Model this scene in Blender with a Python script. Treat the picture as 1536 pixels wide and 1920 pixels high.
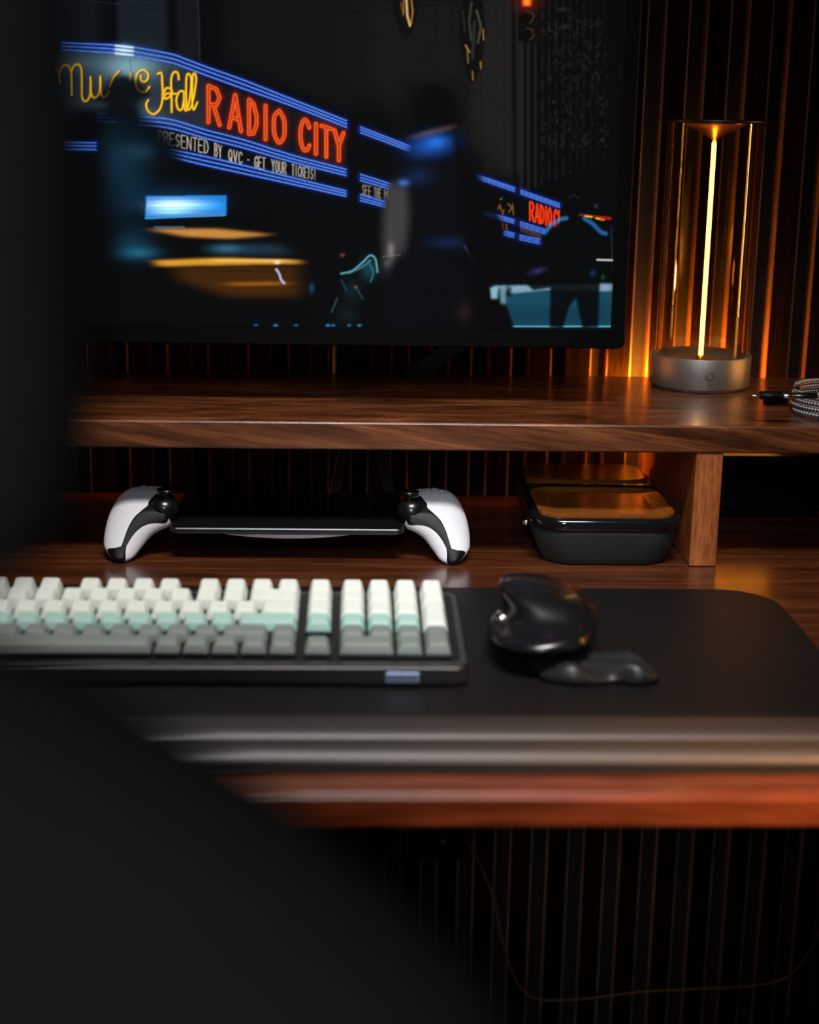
import bpy, bmesh, math, random
import numpy as np
from mathutils import Vector, Matrix
from mathutils.bvhtree import BVHTree
random.seed(4)
for o in list(bpy.data.objects): bpy.data.objects.remove(o)
S = bpy.context.scene
COL = S.collection
PI = math.pi
# units: metres. desk top is z = 0, the wall is towards +y, the camera looks past a chair over the desk.

# ------------------------------------------------------------------ camera
FPX = 2900.0
TH, PS, RO = math.radians(14.35), math.radians(2.2), math.radians(1.0)
H = 0.368
fw = Vector((math.sin(PS)*math.cos(TH), math.cos(PS)*math.cos(TH), -math.sin(TH)))
rt = Vector((math.cos(PS), -math.sin(PS), 0)); up = rt.cross(fw)
rt, up = rt*math.cos(RO)+up*math.sin(RO), up*math.cos(RO)-rt*math.sin(RO)
CP = Vector((0, 0, H))
cd = bpy.data.cameras.new('camera'); cam = bpy.data.objects.new('camera', cd); COL.objects.link(cam)
cam.matrix_world = Matrix((( rt.x, up.x, -fw.x, CP.x), (rt.y, up.y, -fw.y, CP.y), (rt.z, up.z, -fw.z, CP.z), (0, 0, 0, 1)))
cd.sensor_fit = 'VERTICAL'; cd.sensor_height = 24.0; cd.lens = FPX/1920*24.0
cd.clip_start = 0.02
cd.dof.use_dof = True; cd.dof.focus_distance = 1.36; cd.dof.aperture_fstop = 2.6
S.camera = cam
S.view_settings.view_transform = 'Standard'; S.view_settings.look = 'None'
S.view_settings.exposure = 0; S.view_settings.gamma = 1; S.view_settings.use_curve_mapping = False

# ------------------------------------------------------------------ world and room lights
W = bpy.data.worlds.new('room_air'); S.world = W; W.use_nodes = True
W.node_tree.nodes['Background'].inputs[0].default_value = (0.6, 0.7, 1, 1)
W.node_tree.nodes['Background'].inputs[1].default_value = 0.002
def area(name, loc, target, sx, sy, power, col, spread=180):
    l = bpy.data.lights.new(name, 'AREA'); l.shape = 'RECTANGLE'; l.size = sx; l.size_y = sy
    l.energy = power; l.color = col; l.spread = math.radians(spread)
    o = bpy.data.objects.new(name, l); COL.objects.link(o); o.location = loc
    o.rotation_euler = (Vector(target)-Vector(loc)).to_track_quat('-Z', 'Y').to_euler(); return o
# shaded desk light above and in front of the shelf
area('desk_key_light', (0.06, 0.62, 1.20), (0.04, 1.10, 0.03), 0.60, 0.16, 2.2, (1, .955, .93), 50)
# tall soft window light from behind the camera, narrow
area('window_light', (-0.10, -0.9, 0.95), (0.02, 1.2, 0.03), 0.25, 0.8, 0.55, (.86, .92, 1), 22)
# warm floor lamp off to the right
area('floor_lamp_light', (0.92, 0.60, 0.28), (0.24, 0.785, -0.01), 0.14, 0.05, 0.75, (1, .44, .16), 16)
# slim upright warm lamp standing to the right of the desk
area('slim_lamp_light', (1.35, 1.31, 0.30), (0.3, 1.40, 0.25), 0.03, 0.50, 0.5, (1, .42, .08), 60)
# unseen warm light added past the desk's left end to catch the slat edges
area('slat_edge_light', (-1.05, 1.505, 0.07), (0.3, 1.53, 0.10), 0.04, 0.10, 3.2, (1, .30, .04), 60)

# ------------------------------------------------------------------ materials
def nodes(name):
    m = bpy.data.materials.new(name); m.use_nodes = True
    nt = m.node_tree; return m, nt, nt.nodes['Principled BSDF']
def plain(name, col, rough=.5, metal=0, noise=.0, nscale=200, bump=0, spec=.5, coat=0):
    m, nt, b = nodes(name)
    b.inputs['Base Color'].default_value = (*col, 1); b.inputs['Roughness'].default_value = rough
    b.inputs['Metallic'].default_value = metal; b.inputs['Specular IOR Level'].default_value = spec
    b.inputs['Coat Weight'].default_value = coat
    tc = nt.nodes.new('ShaderNodeTexCoord'); n = nt.nodes.new('ShaderNodeTexNoise')
    n.inputs['Scale'].default_value = nscale; n.inputs['Detail'].default_value = 4
    nt.links.new(tc.outputs['Object'], n.inputs['Vector'])
    if noise:
        r = nt.nodes.new('ShaderNodeValToRGB')
        r.color_ramp.elements[0].position = .3; r.color_ramp.elements[1].position = .7
        r.color_ramp.elements[0].color = (*[c*(1-noise) for c in col], 1)
        r.color_ramp.elements[1].color = (*[min(1, c*(1+noise)) for c in col], 1)
        nt.links.new(n.outputs['Fac'], r.inputs['Fac']); nt.links.new(r.outputs['Color'], b.inputs['Base Color'])
    if bump:
        bp = nt.nodes.new('ShaderNodeBump'); bp.inputs['Strength'].default_value = bump; bp.inputs['Distance'].default_value = .001
        nt.links.new(n.outputs['Fac'], bp.inputs['Height']); nt.links.new(bp.outputs['Normal'], b.inputs['Normal'])
    return m
def wood(name, dark, mid, light, scale=(2.2, 34, 34), rough=.38, rot=(0, 0, 0), bump=.08, coat=.0):
    m, nt, b = nodes(name); L = nt.links.new
    tc = nt.nodes.new('ShaderNodeTexCoord'); mp = nt.nodes.new('ShaderNodeMapping')
    mr = nt.nodes.new('ShaderNodeMapping'); mr.inputs['Rotation'].default_value = rot; mp.inputs['Scale'].default_value = scale
    L(tc.outputs['Object'], mr.inputs['Vector']); L(mr.outputs['Vector'], mp.inputs['Vector'])
    n = nt.nodes.new('ShaderNodeTexNoise'); n.inputs['Scale'].default_value = 2.2; n.inputs['Detail'].default_value = 7
    n.inputs['Roughness'].default_value = .62; n.inputs['Distortion'].default_value = .9
    L(mp.outputs['Vector'], n.inputs['Vector'])
    mp2 = nt.nodes.new('ShaderNodeMapping'); 
    mp2.inputs['Scale'].default_value = (scale[0]*9, scale[1]*14, scale[2]*14); L(mr.outputs['Vector'], mp2.inputs['Vector'])
    n2 = nt.nodes.new('ShaderNodeTexNoise'); n2.inputs['Scale'].default_value = 1.5; n2.inputs['Detail'].default_value = 3
    L(mp2.outputs['Vector'], n2.inputs['Vector'])
    r = nt.nodes.new('ShaderNodeValToRGB'); e = r.color_ramp.elements
    e[0].position = .33; e[0].color = (*dark, 1); e[1].position = .72; e[1].color = (*light, 1)
    k = e.new(.52); k.color = (*mid, 1)
    L(n.outputs['Fac'], r.inputs['Fac'])
    r2 = nt.nodes.new('ShaderNodeValToRGB'); r2.color_ramp.elements[0].position = .35; r2.color_ramp.elements[1].position = .6
    r2.color_ramp.elements[0].color = (.5, .45, .42, 1); r2.color_ramp.elements[1].color = (1, 1, 1, 1)
    L(n2.outputs['Fac'], r2.inputs['Fac'])
    mx = nt.nodes.new('ShaderNodeMix'); mx.data_type = 'RGBA'; mx.blend_type = 'MULTIPLY'; mx.inputs[0].default_value = .8
    L(r.outputs['Color'], mx.inputs[6]); L(r2.outputs['Color'], mx.inputs[7]); L(mx.outputs[2], b.inputs['Base Color'])
    b.inputs['Roughness'].default_value = rough; b.inputs['Coat Weight'].default_value = coat; b.inputs['Coat Roughness'].default_value = .18
    bp = nt.nodes.new('ShaderNodeBump'); bp.inputs['Strength'].default_value = bump; bp.inputs['Distance'].default_value = .0006
    L(n2.outputs['Fac'], bp.inputs['Height']); L(bp.outputs['Normal'], b.inputs['Normal'])
    return m
def emit(name, col, strength):
    m, nt, b = nodes(name)
    b.inputs['Base Color'].default_value = (0, 0, 0, 1)
    b.inputs['Emission Color'].default_value = (*col, 1); b.inputs['Emission Strength'].default_value = strength
    return m
M = {}
M['wall'] = plain('wall_paint', (.03, .03, .032), .9, noise=.2, nscale=8)
M['floor'] = wood('floor_wood', (.02, .012, .008), (.04, .025, .015), (.07, .04, .025), (1.2, 12, 12), .5)
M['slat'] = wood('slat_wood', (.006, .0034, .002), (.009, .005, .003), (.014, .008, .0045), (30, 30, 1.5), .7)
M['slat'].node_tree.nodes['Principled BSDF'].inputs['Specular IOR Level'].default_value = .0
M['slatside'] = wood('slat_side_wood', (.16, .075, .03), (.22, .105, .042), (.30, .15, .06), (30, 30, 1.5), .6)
M['felt'] = plain('felt_backing', (.007, .0042, .0025), .95, noise=.3, nscale=900)
M['desk'] = wood('desk_walnut', (.040, .010, .004), (.10, .028, .010), (.20, .062, .021), (2.0, 30, 30), .30, coat=.6)
M['shelf'] = wood('shelf_walnut', (.044, .0115, .0035), (.165, .049, .0155), (.34, .115, .038), (2.4, 26, 30), .33, (0, math.radians(-9), 0), .12, .7)
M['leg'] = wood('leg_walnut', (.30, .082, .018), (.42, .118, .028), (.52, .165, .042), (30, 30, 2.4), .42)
M['mat'] = plain('mat_leather', (.0050, .0048, .0048), .5, bump=.2, nscale=1400, noise=.15, spec=.22)
M['rest'] = plain('rest_leather', (.012, .012, .012), .48, bump=.15, nscale=1400, noise=.1, spec=.9)
M['bezel'] = plain('monitor_plastic', (.0025, .0025, .0028), .5, spec=.06)
M['stand'] = plain('stand_metal', (.014, .012, .011), .5, .3, spec=.3)
M['case'] = plain('keyboard_case', (.014, .014, .015), .38, .3)
M['gunrim'] = plain('keyboard_rim', (.10, .10, .10), .35, .7)
M['keyw'] = plain('keycap_cream', (.58, .62, .56), .55, noise=.04)
M['keyg'] = plain('keycap_mint', (.30, .47, .42), .55, noise=.04)
M['keyd'] = plain('keycap_grey', (.155, .185, .165), .55, noise=.04)
M['badge'] = plain('badge_metal', (.22, .28, .42), .3, .6)
M['badgemark'] = plain('badge_mark', (.03, .035, .05), .5)
M['white'] = plain('white_shell', (.70, .70, .73), .42)
M['black'] = plain('black_plastic', (.004, .004, .0045), .42, spec=.16)
M['gloss'] = plain('gloss_black', (.006, .006, .007), .10)
M['satin'] = plain('satin_black', (.005, .005, .0055), .28, coat=.35)
M['footmat'] = plain('matte_black', (.012, .012, .0125), .42, spec=.4)
M['edge'] = plain('dark_metal_edge', (.05, .055, .06), .3, .8)
M['clear'] = plain('clear_buttons', (.25, .25, .28), .15)
M['fabric'] = plain('charcoal_fabric', (.0105, .0105, .0115), .85, noise=.5, nscale=700, bump=.5)
M['tray'] = plain('leather_amber_reflection', (.20, .06, .010), .22, noise=.15, nscale=300, bump=.1)  # orange of the reflected warm light is painted into the tray colour
M['lampmetal'] = plain('lamp_metal', (.30, .27, .25), .42, .75, bump=.15, nscale=3000)
M['lampdark'] = plain('lamp_dark_metal', (.05, .042, .036), .35, .8)
M['cone'] = plain('lamp_cone_brass', (.85, .42, .10), .28, 1)
M['filament'] = emit('lamp_filament_glow', (1, .52, .075), 8)
M['led'] = emit('led_glow', (1, .27, .012), 520)
M['ledsoft'] = emit('led_soft_glow', (1, .27, .012), 5)
M['strip'] = plain('strip_plastic', (.05, .05, .05), .5)
M['chair'] = plain('chair_fabric', (.0105, .0105, .011), .9, noise=.2, nscale=300, spec=.2)
M['silver'] = plain('plug_metal', (.75, .68, .62), .25, 1)
M['brass'] = plain('brass_screw', (.6, .35, .1), .3, 1)
M['cord'] = plain('thin_cord', (.10, .06, .035), .5)
# tube glass
m, nt, b = nodes('lamp_glass'); M['glass'] = m
b.inputs['Base Color'].default_value = (1, .97, .94, 1); b.inputs['Transmission Weight'].default_value = 1
b.inputs['Roughness'].default_value = 0.0; b.inputs['IOR'].default_value = 1.45
# braided cable
m, nt, b = nodes('braided_sleeve'); M['braid'] = m
uv = nt.nodes.new('ShaderNodeUVMap'); mp = nt.nodes.new('ShaderNodeMapping'); mp.inputs['Rotation'].default_value = (0, 0, PI/4)
ck = nt.nodes.new('ShaderNodeTexChecker'); ck.inputs['Scale'].default_value = 1
ck.inputs['Color1'].default_value = (.55, .53, .51, 1); ck.inputs['Color2'].default_value = (.012, .012, .012, 1)
nt.links.new(uv.outputs[0], mp.inputs[0]); nt.links.new(mp.outputs[0], ck.inputs['Vector']); nt.links.new(ck.outputs['Color'], b.inputs['Base Color'])
b.inputs['Roughness'].default_value = .6
# screen: the picture is stored as colours of the screen mesh and given off by it
m, nt, b = nodes('screen_picture'); M['screen'] = m
at = nt.nodes.new('ShaderNodeAttribute'); at.attribute_name = 'picture'
b.inputs['Base Color'].default_value = (.001, .001, .001, 1); b.inputs['Roughness'].default_value = .45; b.inputs['Specular IOR Level'].default_value = .03
nt.links.new(at.outputs['Color'], b.inputs['Emission Color']); b.inputs['Emission Strength'].default_value = 1

# ------------------------------------------------------------------ mesh helpers
def link(name, me, mats, parent=None, smooth=False, loc=None):
    me.name = name; o = bpy.data.objects.new(name, me); COL.objects.link(o)
    for mm in (mats if isinstance(mats, (list, tuple)) else [mats]): me.materials.append(M[mm])
    if parent: o.parent = parent
    if loc: o.location = loc
    if smooth:
        for p in me.polygons: p.use_smooth = True
    return o
def bobj(name, bm, mats, parent=None, smooth=False, loc=None, wn=False):
    bmesh.ops.recalc_face_normals(bm, faces=bm.faces)
    me = bpy.data.meshes.new(name); bm.to_mesh(me); bm.free(); o = link(name, me, mats, parent, smooth, loc)
    if wn: q = o.modifiers.new('w', 'WEIGHTED_NORMAL'); q.weight = 100
    return o
def box(bm, x0, x1, y0, y1, z0, z1, mi=0):
    v = [bm.verts.new((x, y, z)) for x in (x0, x1) for y in (y0, y1) for z in (z0, z1)]
    for f in ((0,1,3,2), (4,6,7,5), (0,4,5,1), (2,3,7,6), (0,2,6,4), (1,5,7,3)):
        bm.faces.new([v[i] for i in f]).material_index = mi
def boxobj(name, dims, mats, parent=None, bev=0, seg=3):
    bm = bmesh.new(); box(bm, *dims)
    if bev: bmesh.ops.bevel(bm, geom=bm.edges[:], offset=bev, segments=seg, affect='EDGES')
    return bobj(name, bm, mats, parent, bev > 0, wn=bev > 0)
def loft(bm, rings, closed=True, cap0=True, cap1=True, mi=0):
    R = [[bm.verts.new(p) for p in r] for r in rings]; n = len(R[0])
    for a, b_ in zip(R, R[1:]):
        for i in range(n if closed else n-1):
            j = (i+1) % n; bm.faces.new((a[i], a[j], b_[j], b_[i])).material_index = mi
    if cap0: bm.faces.new(R[0]).material_index = mi
    if cap1: bm.faces.new(R[-1][::-1]).material_index = mi
    return R
def rrect(hx, hy, r, n=8):
    P = []
    for cx, cy, a0 in ((hx-r, hy-r, 0), (-hx+r, hy-r, 90), (-hx+r, -hy+r, 180), (hx-r, -hy+r, 270)):
        for k in range(n+1):
            a = math.radians(a0+90*k/n); P.append((cx+r*math.cos(a), cy+r*math.sin(a)))
    return P
def slab(levels, cx=0, cy=0, n=8):   # levels: (z, hx, hy, r)
    return [[(cx+x, cy+y, z) for x, y in rrect(hx, hy, r, n)] for z, hx, hy, r in levels]
def lathe(bm, prof, c, n=96, axis=2, mi=0):
    rings = []
    for r, h in prof:
        ring = []
        for k in range(n):
            a = 2*PI*k/n; u, v = r*math.cos(a), r*math.sin(a)
            ring.append((c[0]+u, c[1]+v, c[2]+h) if axis == 2 else ((c[0]+u, c[1]+h, c[2]+v) if axis == 1 else (c[0]+h, c[1]+u, c[2]+v)))
        rings.append(ring)
    return loft(bm, rings, mi=mi)
def catmull(P, k=8, closed=False):
    P = [Vector(p) for p in P]; n = len(P); out = []
    rng = range(n) if closed else range(n-1)
    for i in rng:
        g = (lambda j: P[j % n]) if closed else (lambda j: P[min(max(j, 0), n-1)])
        a, b_, c, d = g(i-1), g(i), g(i+1), g(i+2)
        for s in range(k):
            t = s/k
            out.append(.5*((2*b_)+(c-a)*t+(2*a-5*b_+4*c-d)*t*t+(3*b_-a-3*c+d)*t**3))
    if not closed: out.append(P[-1])
    return out
def resample(P, n, closed=False):
    Q = P+[P[0]] if closed else P
    d = [0]
    for a, b_ in zip(Q, Q[1:]): d.append(d[-1]+(b_-a).length)
    out = []; j = 0
    m_ = n if closed else n-1
    for i in range(n):
        t = d[-1]*i/m_
        while j < len(d)-2 and d[j+1] < t: j += 1
        u = (t-d[j])/max(d[j+1]-d[j], 1e-9); out.append(Q[j].lerp(Q[j+1], min(1, max(0, u))))
    return out
def tube(name, pts, r, mats, parent=None, n=12, uvs=None, rf=None):
    bm = bmesh.new(); pts = [Vector(p) for p in pts]; rings = []; nrm = None; L = 0; Ls = []
    for i, p in enumerate(pts):
        t = (pts[min(i+1, len(pts)-1)]-pts[max(i-1, 0)]).normalized()
        if nrm is None: nrm = t.orthogonal().normalized()
        nrm = (nrm-t*nrm.dot(t)).normalized(); bn = t.cross(nrm)
        rr = r if rf is None else rf(i/(len(pts)-1))*r
        rings.append([p+rr*(math.cos(2*PI*k/n)*nrm+math.sin(2*PI*k/n)*bn) for k in range(n)])
        if i: L += (p-pts[i-1]).length
        Ls.append(L)
    R = loft(bm, rings)
    if uvs:
        lay = bm.loops.layers.uv.new('UVMap'); idx = {v: (i, k) for i, rr in enumerate(R) for k, v in enumerate(rr)}
        for f in bm.faces:
            if len(f.verts) != 4: continue
            ks = [idx[l.vert][1] for l in f.loops]
            for l in f.loops:
                i, k = idx[l.vert]
                if max(ks) == n-1 and min(ks) == 0 and k == 0: k = n
                l[lay].uv = (Ls[i]*uvs[0], k/n*uvs[1])
    return bobj(name, bm, mats, parent, True)
def empty(name, loc=(0, 0, 0)):
    o = bpy.data.objects.new(name, None); o.empty_display_size = .02; COL.objects.link(o); o.location = loc; return o
def tag(o, label, cat, group=None):
    o['label'] = label; o['category'] = cat
    if group: o['group'] = group
    return o
def struct(o): o['kind'] = 'structure'; return o
def setorigin(root):   # children were built in world coordinates; keep them there
    bpy.context.view_layer.update()
    for c in root.children: c.matrix_parent_inverse = Matrix.Translation(-root.location)

# ------------------------------------------------------------------ setting
struct(boxobj('floor', (-1.6, 1.8, -1.6, 1.62, -.78, -.74), 'floor'))
struct(boxobj('ceiling', (-1.6, 1.8, -1.6, 1.62, 1.76, 1.80), 'wall'))
struct(boxobj('wall_left', (-1.65, -1.6, -1.6, 1.62, -.74, 1.76), 'wall'))
struct(boxobj('wall_right', (1.8, 1.85, -1.6, 1.62, -.74, 1.76), 'wall'))
struct(boxobj('wall_front', (-1.6, 1.8, -1.65, -1.6, -.74, 1.76), 'wall'))
WY = 1.535
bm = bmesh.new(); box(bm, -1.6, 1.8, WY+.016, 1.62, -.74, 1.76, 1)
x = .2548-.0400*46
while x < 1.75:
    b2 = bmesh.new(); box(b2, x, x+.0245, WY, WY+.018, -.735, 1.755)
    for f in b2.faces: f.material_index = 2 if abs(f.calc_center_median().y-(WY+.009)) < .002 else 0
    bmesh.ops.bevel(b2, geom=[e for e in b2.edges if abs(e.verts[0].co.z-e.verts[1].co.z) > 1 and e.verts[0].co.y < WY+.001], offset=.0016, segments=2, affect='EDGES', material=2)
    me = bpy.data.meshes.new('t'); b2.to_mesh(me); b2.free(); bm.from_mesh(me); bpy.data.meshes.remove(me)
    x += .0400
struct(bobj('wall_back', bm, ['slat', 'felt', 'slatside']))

# ------------------------------------------------------------------ desk
desk = empty('desk', (0.1, 1.15, -.74))
boxobj('desk_top', (-.95, 1.15, .799, 1.507, -.0215, 0), 'desk', desk, .0030, 6)
for sx in (-.88, 1.0):
    for sy in (.86, 1.44): boxobj('leg', (sx-.02, sx+.02, sy-.02, sy+.02, -.74, -.0215), 'stand', desk, .002)
boxobj('frame_rail', (-.86, .98, 1.43, 1.45, -.06, -.0215), 'stand', desk)
setorigin(desk)
tag(desk, 'dark walnut desk with glossy red-brown top and softly rounded front edge', 'desk')

# ------------------------------------------------------------------ shelf
SZ = .1225
shelf = empty('desk_shelf', (.05, 1.38, 0))
boxobj('shelf_board', (-.62, .95, 1.2553, 1.507, .0993, SZ), 'shelf', shelf, .0014, 4)
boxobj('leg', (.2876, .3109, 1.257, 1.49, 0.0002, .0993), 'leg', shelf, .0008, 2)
boxobj('leg', (-.60, -.577, 1.257, 1.49, 0.0002, .0993), 'leg', shelf, .0008, 2)
setorigin(shelf)
tag(shelf, 'walnut monitor shelf raised over the desk on block legs, lamp standing on it', 'shelf')

# warm led bars fixed on the back edge of the shelf
def ledbar(x0, x1, label):
    e = empty('led_bar', ((x0+x1)/2, 1.5095, .106))
    boxobj('housing', (x0, x1, 1.5072, 1.5105, .106, .1195), 'strip', e)
    boxobj('diffuser', (x0+.002, x1-.002, 1.5105, 1.5120, .1075, .118), 'led', e)
    if x0 > 0: boxobj('lower_diffuser', (.352, .425, 1.5030, 1.5065, .072, .0900), 'ledsoft', e)
    setorigin(e); return tag(e, label, 'led light', 'warm light bars behind the shelf')
ledbar(.262, .378, 'warm amber light bar behind the shelf, below the tubular lamp')
ledbar(-.58, -.42, 'warm amber light bar behind the shelf at its far left end')

# ------------------------------------------------------------------ desk mat
def mat_outline(inset):
    cx, cy = (.336-.56)/2, (.826+1.184)/2; hx, hy = (.336+.56)/2-inset, (1.184-.826)/2-inset
    return [(cx+x, cy+y) for x, y in rrect(hx, hy, .045-inset, 16)]
bm = bmesh.new()
rings = []
for ins, z in ((.0006, .0001), (0, .0008), (0, .0022), (.0005, .0029), (.0012, .0031)):
    rings.append([(x_, y_, z) for x_, y_ in mat_outline(ins)])
loft(bm, rings)
mat = bobj('desk_mat', bm, 'mat', None, False)
tag(mat, 'wide black leather desk mat with rounded corners, lying on the walnut desk', 'desk mat')
# padded wrist rest: two soft rolls along the front of the mat
bm = bmesh.new(); prof = []
def roll(y0, w, h, z0=.0032, n=14):
    return [(y0+w/2-w/2*math.cos(PI*k/n), z0+h*math.sin(PI*k/n)**.8) for k in range(n+1)]
prof = roll(.8300, .030, .0090)+[(.8615, .0040)]+roll(.8630, .036, .0075)
rings = []
for x_, k in ((-.545, .3), (-.541, .8), (-.535, 1), (.322, 1), (.328, .8), (.331, .3)):
    rings.append([(x_, y_, .0032+(z_-.0032)*k) for y_, z_ in prof])
loft(bm, rings)
wr = bobj('wrist_rest', bm, 'rest', None, True)
tag(wr, 'long low black padded wrist rest with two soft rolls at the front of the mat', 'wrist rest')

# ------------------------------------------------------------------ keyboard
kb = empty('keyboard', (-.14, 1.03, .0032))
KY = .957; TILT = math.tan(math.radians(4.2)); XR = .0772; XL = -.336
def kz(y): return .0175+(y-KY)*TILT
bm = bmesh.new()
def case_ring(y, z0, z1, ins=0):
    return [(XL+ins, y, z0), (XR-ins, y, z0), (XR-ins, y, z1), (XL+ins, y, z1)]
outline = lambda ins, zf: [(x_, y_, zf(y_)) for x_, y_ in [((XL+XR)/2+a, KY+.0655+b_) for a, b_ in rrect((XR-XL)/2-ins, .0655-ins, .007, 8)]]
loft(bm, [outline(.003, lambda y: .0034), outline(.0005, lambda y: .0055), outline(0, lambda y: .008), outline(0, lambda y: kz(y)-.001), outline(.001, lambda y: kz(y))], cap1=True)
bobj('case', bm, 'case', kb, False)
bm = bmesh.new()
r0 = outline(.0008, kz); r1 = outline(.0008, lambda y: kz(y)+.0016); r2_ = outline(.0046, lambda y: kz(y)+.0016); r3 = outline(.0046, lambda y: kz(y)-.0002)
loft(bm, [r0, r1, r2_, r3, r0], cap0=False, cap1=False)
bmesh.ops.remove_doubles(bm, verts=bm.verts, dist=1e-6)
bobj('top_rim', bm, 'gunrim', kb)
U = .01905
PROF = {0: (.0078, 2), 1: (.0078, 1), 2: (.0080, -1), 3: (.0088, -4), 4: (.0102, -7), 5: (.0102, -8)}
kmesh = {}
def key(u0, w, row, mat, hh=1):     # row 0 = front
    h, tl = PROF[row]; kk = (w, row, mat, hh)
    if kk not in kmesh:
        bm = bmesh.new(); a = w*U-.0010; d = hh*U-.0010; t = math.tan(math.radians(tl))
        lv = []
        for f, z in ((0, 0), (.25, .3), (.6, .72), (.92, .96), (1.12, 1.0)):
            ix, iyf, iyb = .0034*f, .0030*f, .0016*f
            ring = []
            for px_, py_ in rrect(a/2-ix, (d-iyf-iyb)/2, .0012, 3):
                py_ += (iyf-iyb)/2; ring.append((px_, py_, h*z+(-py_*t*z)))
            lv.append(ring)
        loft(bm, lv); bmesh.ops.recalc_face_normals(bm, faces=bm.faces)
        me = bpy.data.meshes.new('key'); bm.to_mesh(me); bm.free(); me.materials.append(M[mat])
        for p in me.polygons: p.use_smooth = len(p.vertices) == 4
        kmesh[kk] = me
    o = bpy.data.objects.new('key', kmesh[kk]); COL.objects.link(o); o.parent = kb
    y = .9790+U*(row+(hh-1)/2)
    o.location = (-.0360-15*U+(u0+w/2)*U, y, kz(y)+.0022)
    o.rotation_euler = (math.atan(TILT), 0, 0)
w1 = [1]
layout = {
 5: [(0, 1), (2, 1), (3, 1), (4, 1), (5, 1), (6.5, 1), (7.5, 1), (8.5, 1), (9.5, 1), (11, 1), (12, 1), (13, 1), (14, 1)],
 4: [(i, 1) for i in range(13)]+[(13, 2)],
 3: [(0, 1.5)]+[(1.5+i, 1) for i in range(12)]+[(13.5, 1.5)],
 2: [(0, 1.75)]+[(1.75+i, 1) for i in range(11)]+[(12.75, 2.25)],
 1: [(0, 2.25)]+[(2.25+i, 1) for i in range(10)]+[(12.25, 1.75), (14, 1)],
 0: [(0, 1.25), (1.25, 1.25), (2.5, 1.25), (3.75, 6.25), (10, 1), (11, 1), (12, 1), (13, 1), (14, 1)]}
cm = {5: 'keyw', 4: 'keyw', 3: 'keyw', 2: 'keyg', 1: 'keyd', 0: 'keyd'}
NV = 15+.0042/U; NP = 15+.0275/U
for r in range(6):
    for u0, w in layout[r]:
        if -.0360-15*U+(u0+w)*U < -.335+.0: continue
        key(u0, w, r, cm[r])
    if r != 1: key(NV, 1, r, cm[r])
    if r == 0: key(NP, 2, 0, 'keyd'); key(NP+2, 1, 0, 'keyd')
    else:
        for i in range(3): key(NP+i, 1, r, cm[r])
key(NP+3, 1, 5, 'keyw'); key(NP+3, 1, 4, 'keyw'); key(NP+3, 1, 2, 'keyw', 2); key(NP+3, 1, 0, 'keyd', 2)
bd = boxobj('badge', (.0230, .0452, .9560, .9572, .0072, .0142), 'badge', kb, .0005)
bm = bmesh.new()
for i in range(6):
    x0 = .0252+i*.0031
    box(bm, x0, x0+.0005, .9556, .9562, .0088, .0126)
    box(bm, x0, x0+.0020, .9556, .9562, .0121, .0126)
    if i != 3: box(bm, x0, x0+.0020, .9556, .9562, .0104, .0109)
    if i % 2: box(bm, x0, x0+.0020, .9556, .9562, .0088, .0093)
bobj('badge_mark', bm, 'badgemark', bd)
setorigin(kb)
tag(kb, 'black mechanical keyboard with cream, mint and grey keycaps and a small badge', 'keyboard')

# ------------------------------------------------------------------ mouse
ms = empty('mouse', (.14, 1.03, .0032))
MX, MY = .1360, 1.035
bm = bmesh.new(); rings = []
N = 72
def mring(sx, sy, z, dx=0, dy=0, flare=0, zf=None):
    out = []
    for k in range(N):
        a = 2*PI*k/N; c, s = math.cos(a), math.sin(a)
        w = max(0, math.cos(a-math.radians(238)))**1.5       # towards front-left: thumb wing
        ex = sx*(abs(c)**.9)*(1 if c > 0 else -1); ey = sy*(abs(s)**.9)*(1 if s > 0 else -1)
        r = 1+flare*w
        zz = z+(zf(a) if zf else 0)
        out.append((MX+dx+ex*r, MY+dy+ey*r, zz))
    return out
lip = lambda a: .011*max(0, math.cos(a-math.radians(285)))+.003*max(0, math.cos(a-math.radians(185)))**3
rings.append(mring(.027, .046, .006, 0, .006))
rings.append(mring(.031, .050, .010, 0, .004, .10, lambda a: .4*lip(a)))
rings.append(mring(.036, .055, .0125, 0, 0, .20, lip))
rings.append(mring(.0375, .056, .0145, 0, 0, .25, lip))
rings.append(mring(.0364, .0548, .0178, .0005, .0005, .235, lip))
rings.append(mring(.0356, .0540, .0202, .001, .001, .19, lip))
rings.append(mring(.0350, .0528, .0220, .003, .002, .12, lambda a: .9*lip(a)))
rings.append(mring(.0345, .0510, .0255, .004, .003, .00, lambda a: .7*lip(a)))
rings.append(mring(.0340, .0485, .030, .004, .006, -.08, lambda a: .4*lip(a)))
rings.append(mring(.0325, .043, .038, .002, .009, -.08, lambda a: .2*lip(a)))
rings.append(mring(.0285, .036, .0445, -.004, .011, -.05))
rings.append(mring(.0210, .027, .0485, -.009, .013, -.05))
rings.append(mring(.0115, .015, .0505, -.014, .014))
rings.append(mring(.0040, .006, .0510, -.016, .014))
loft(bm, rings)
o = bobj('body', bm, 'satin', ms, True); md = o.modifiers.new('s', 'SUBSURF'); md.levels = 1; md.render_levels = 1
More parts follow.
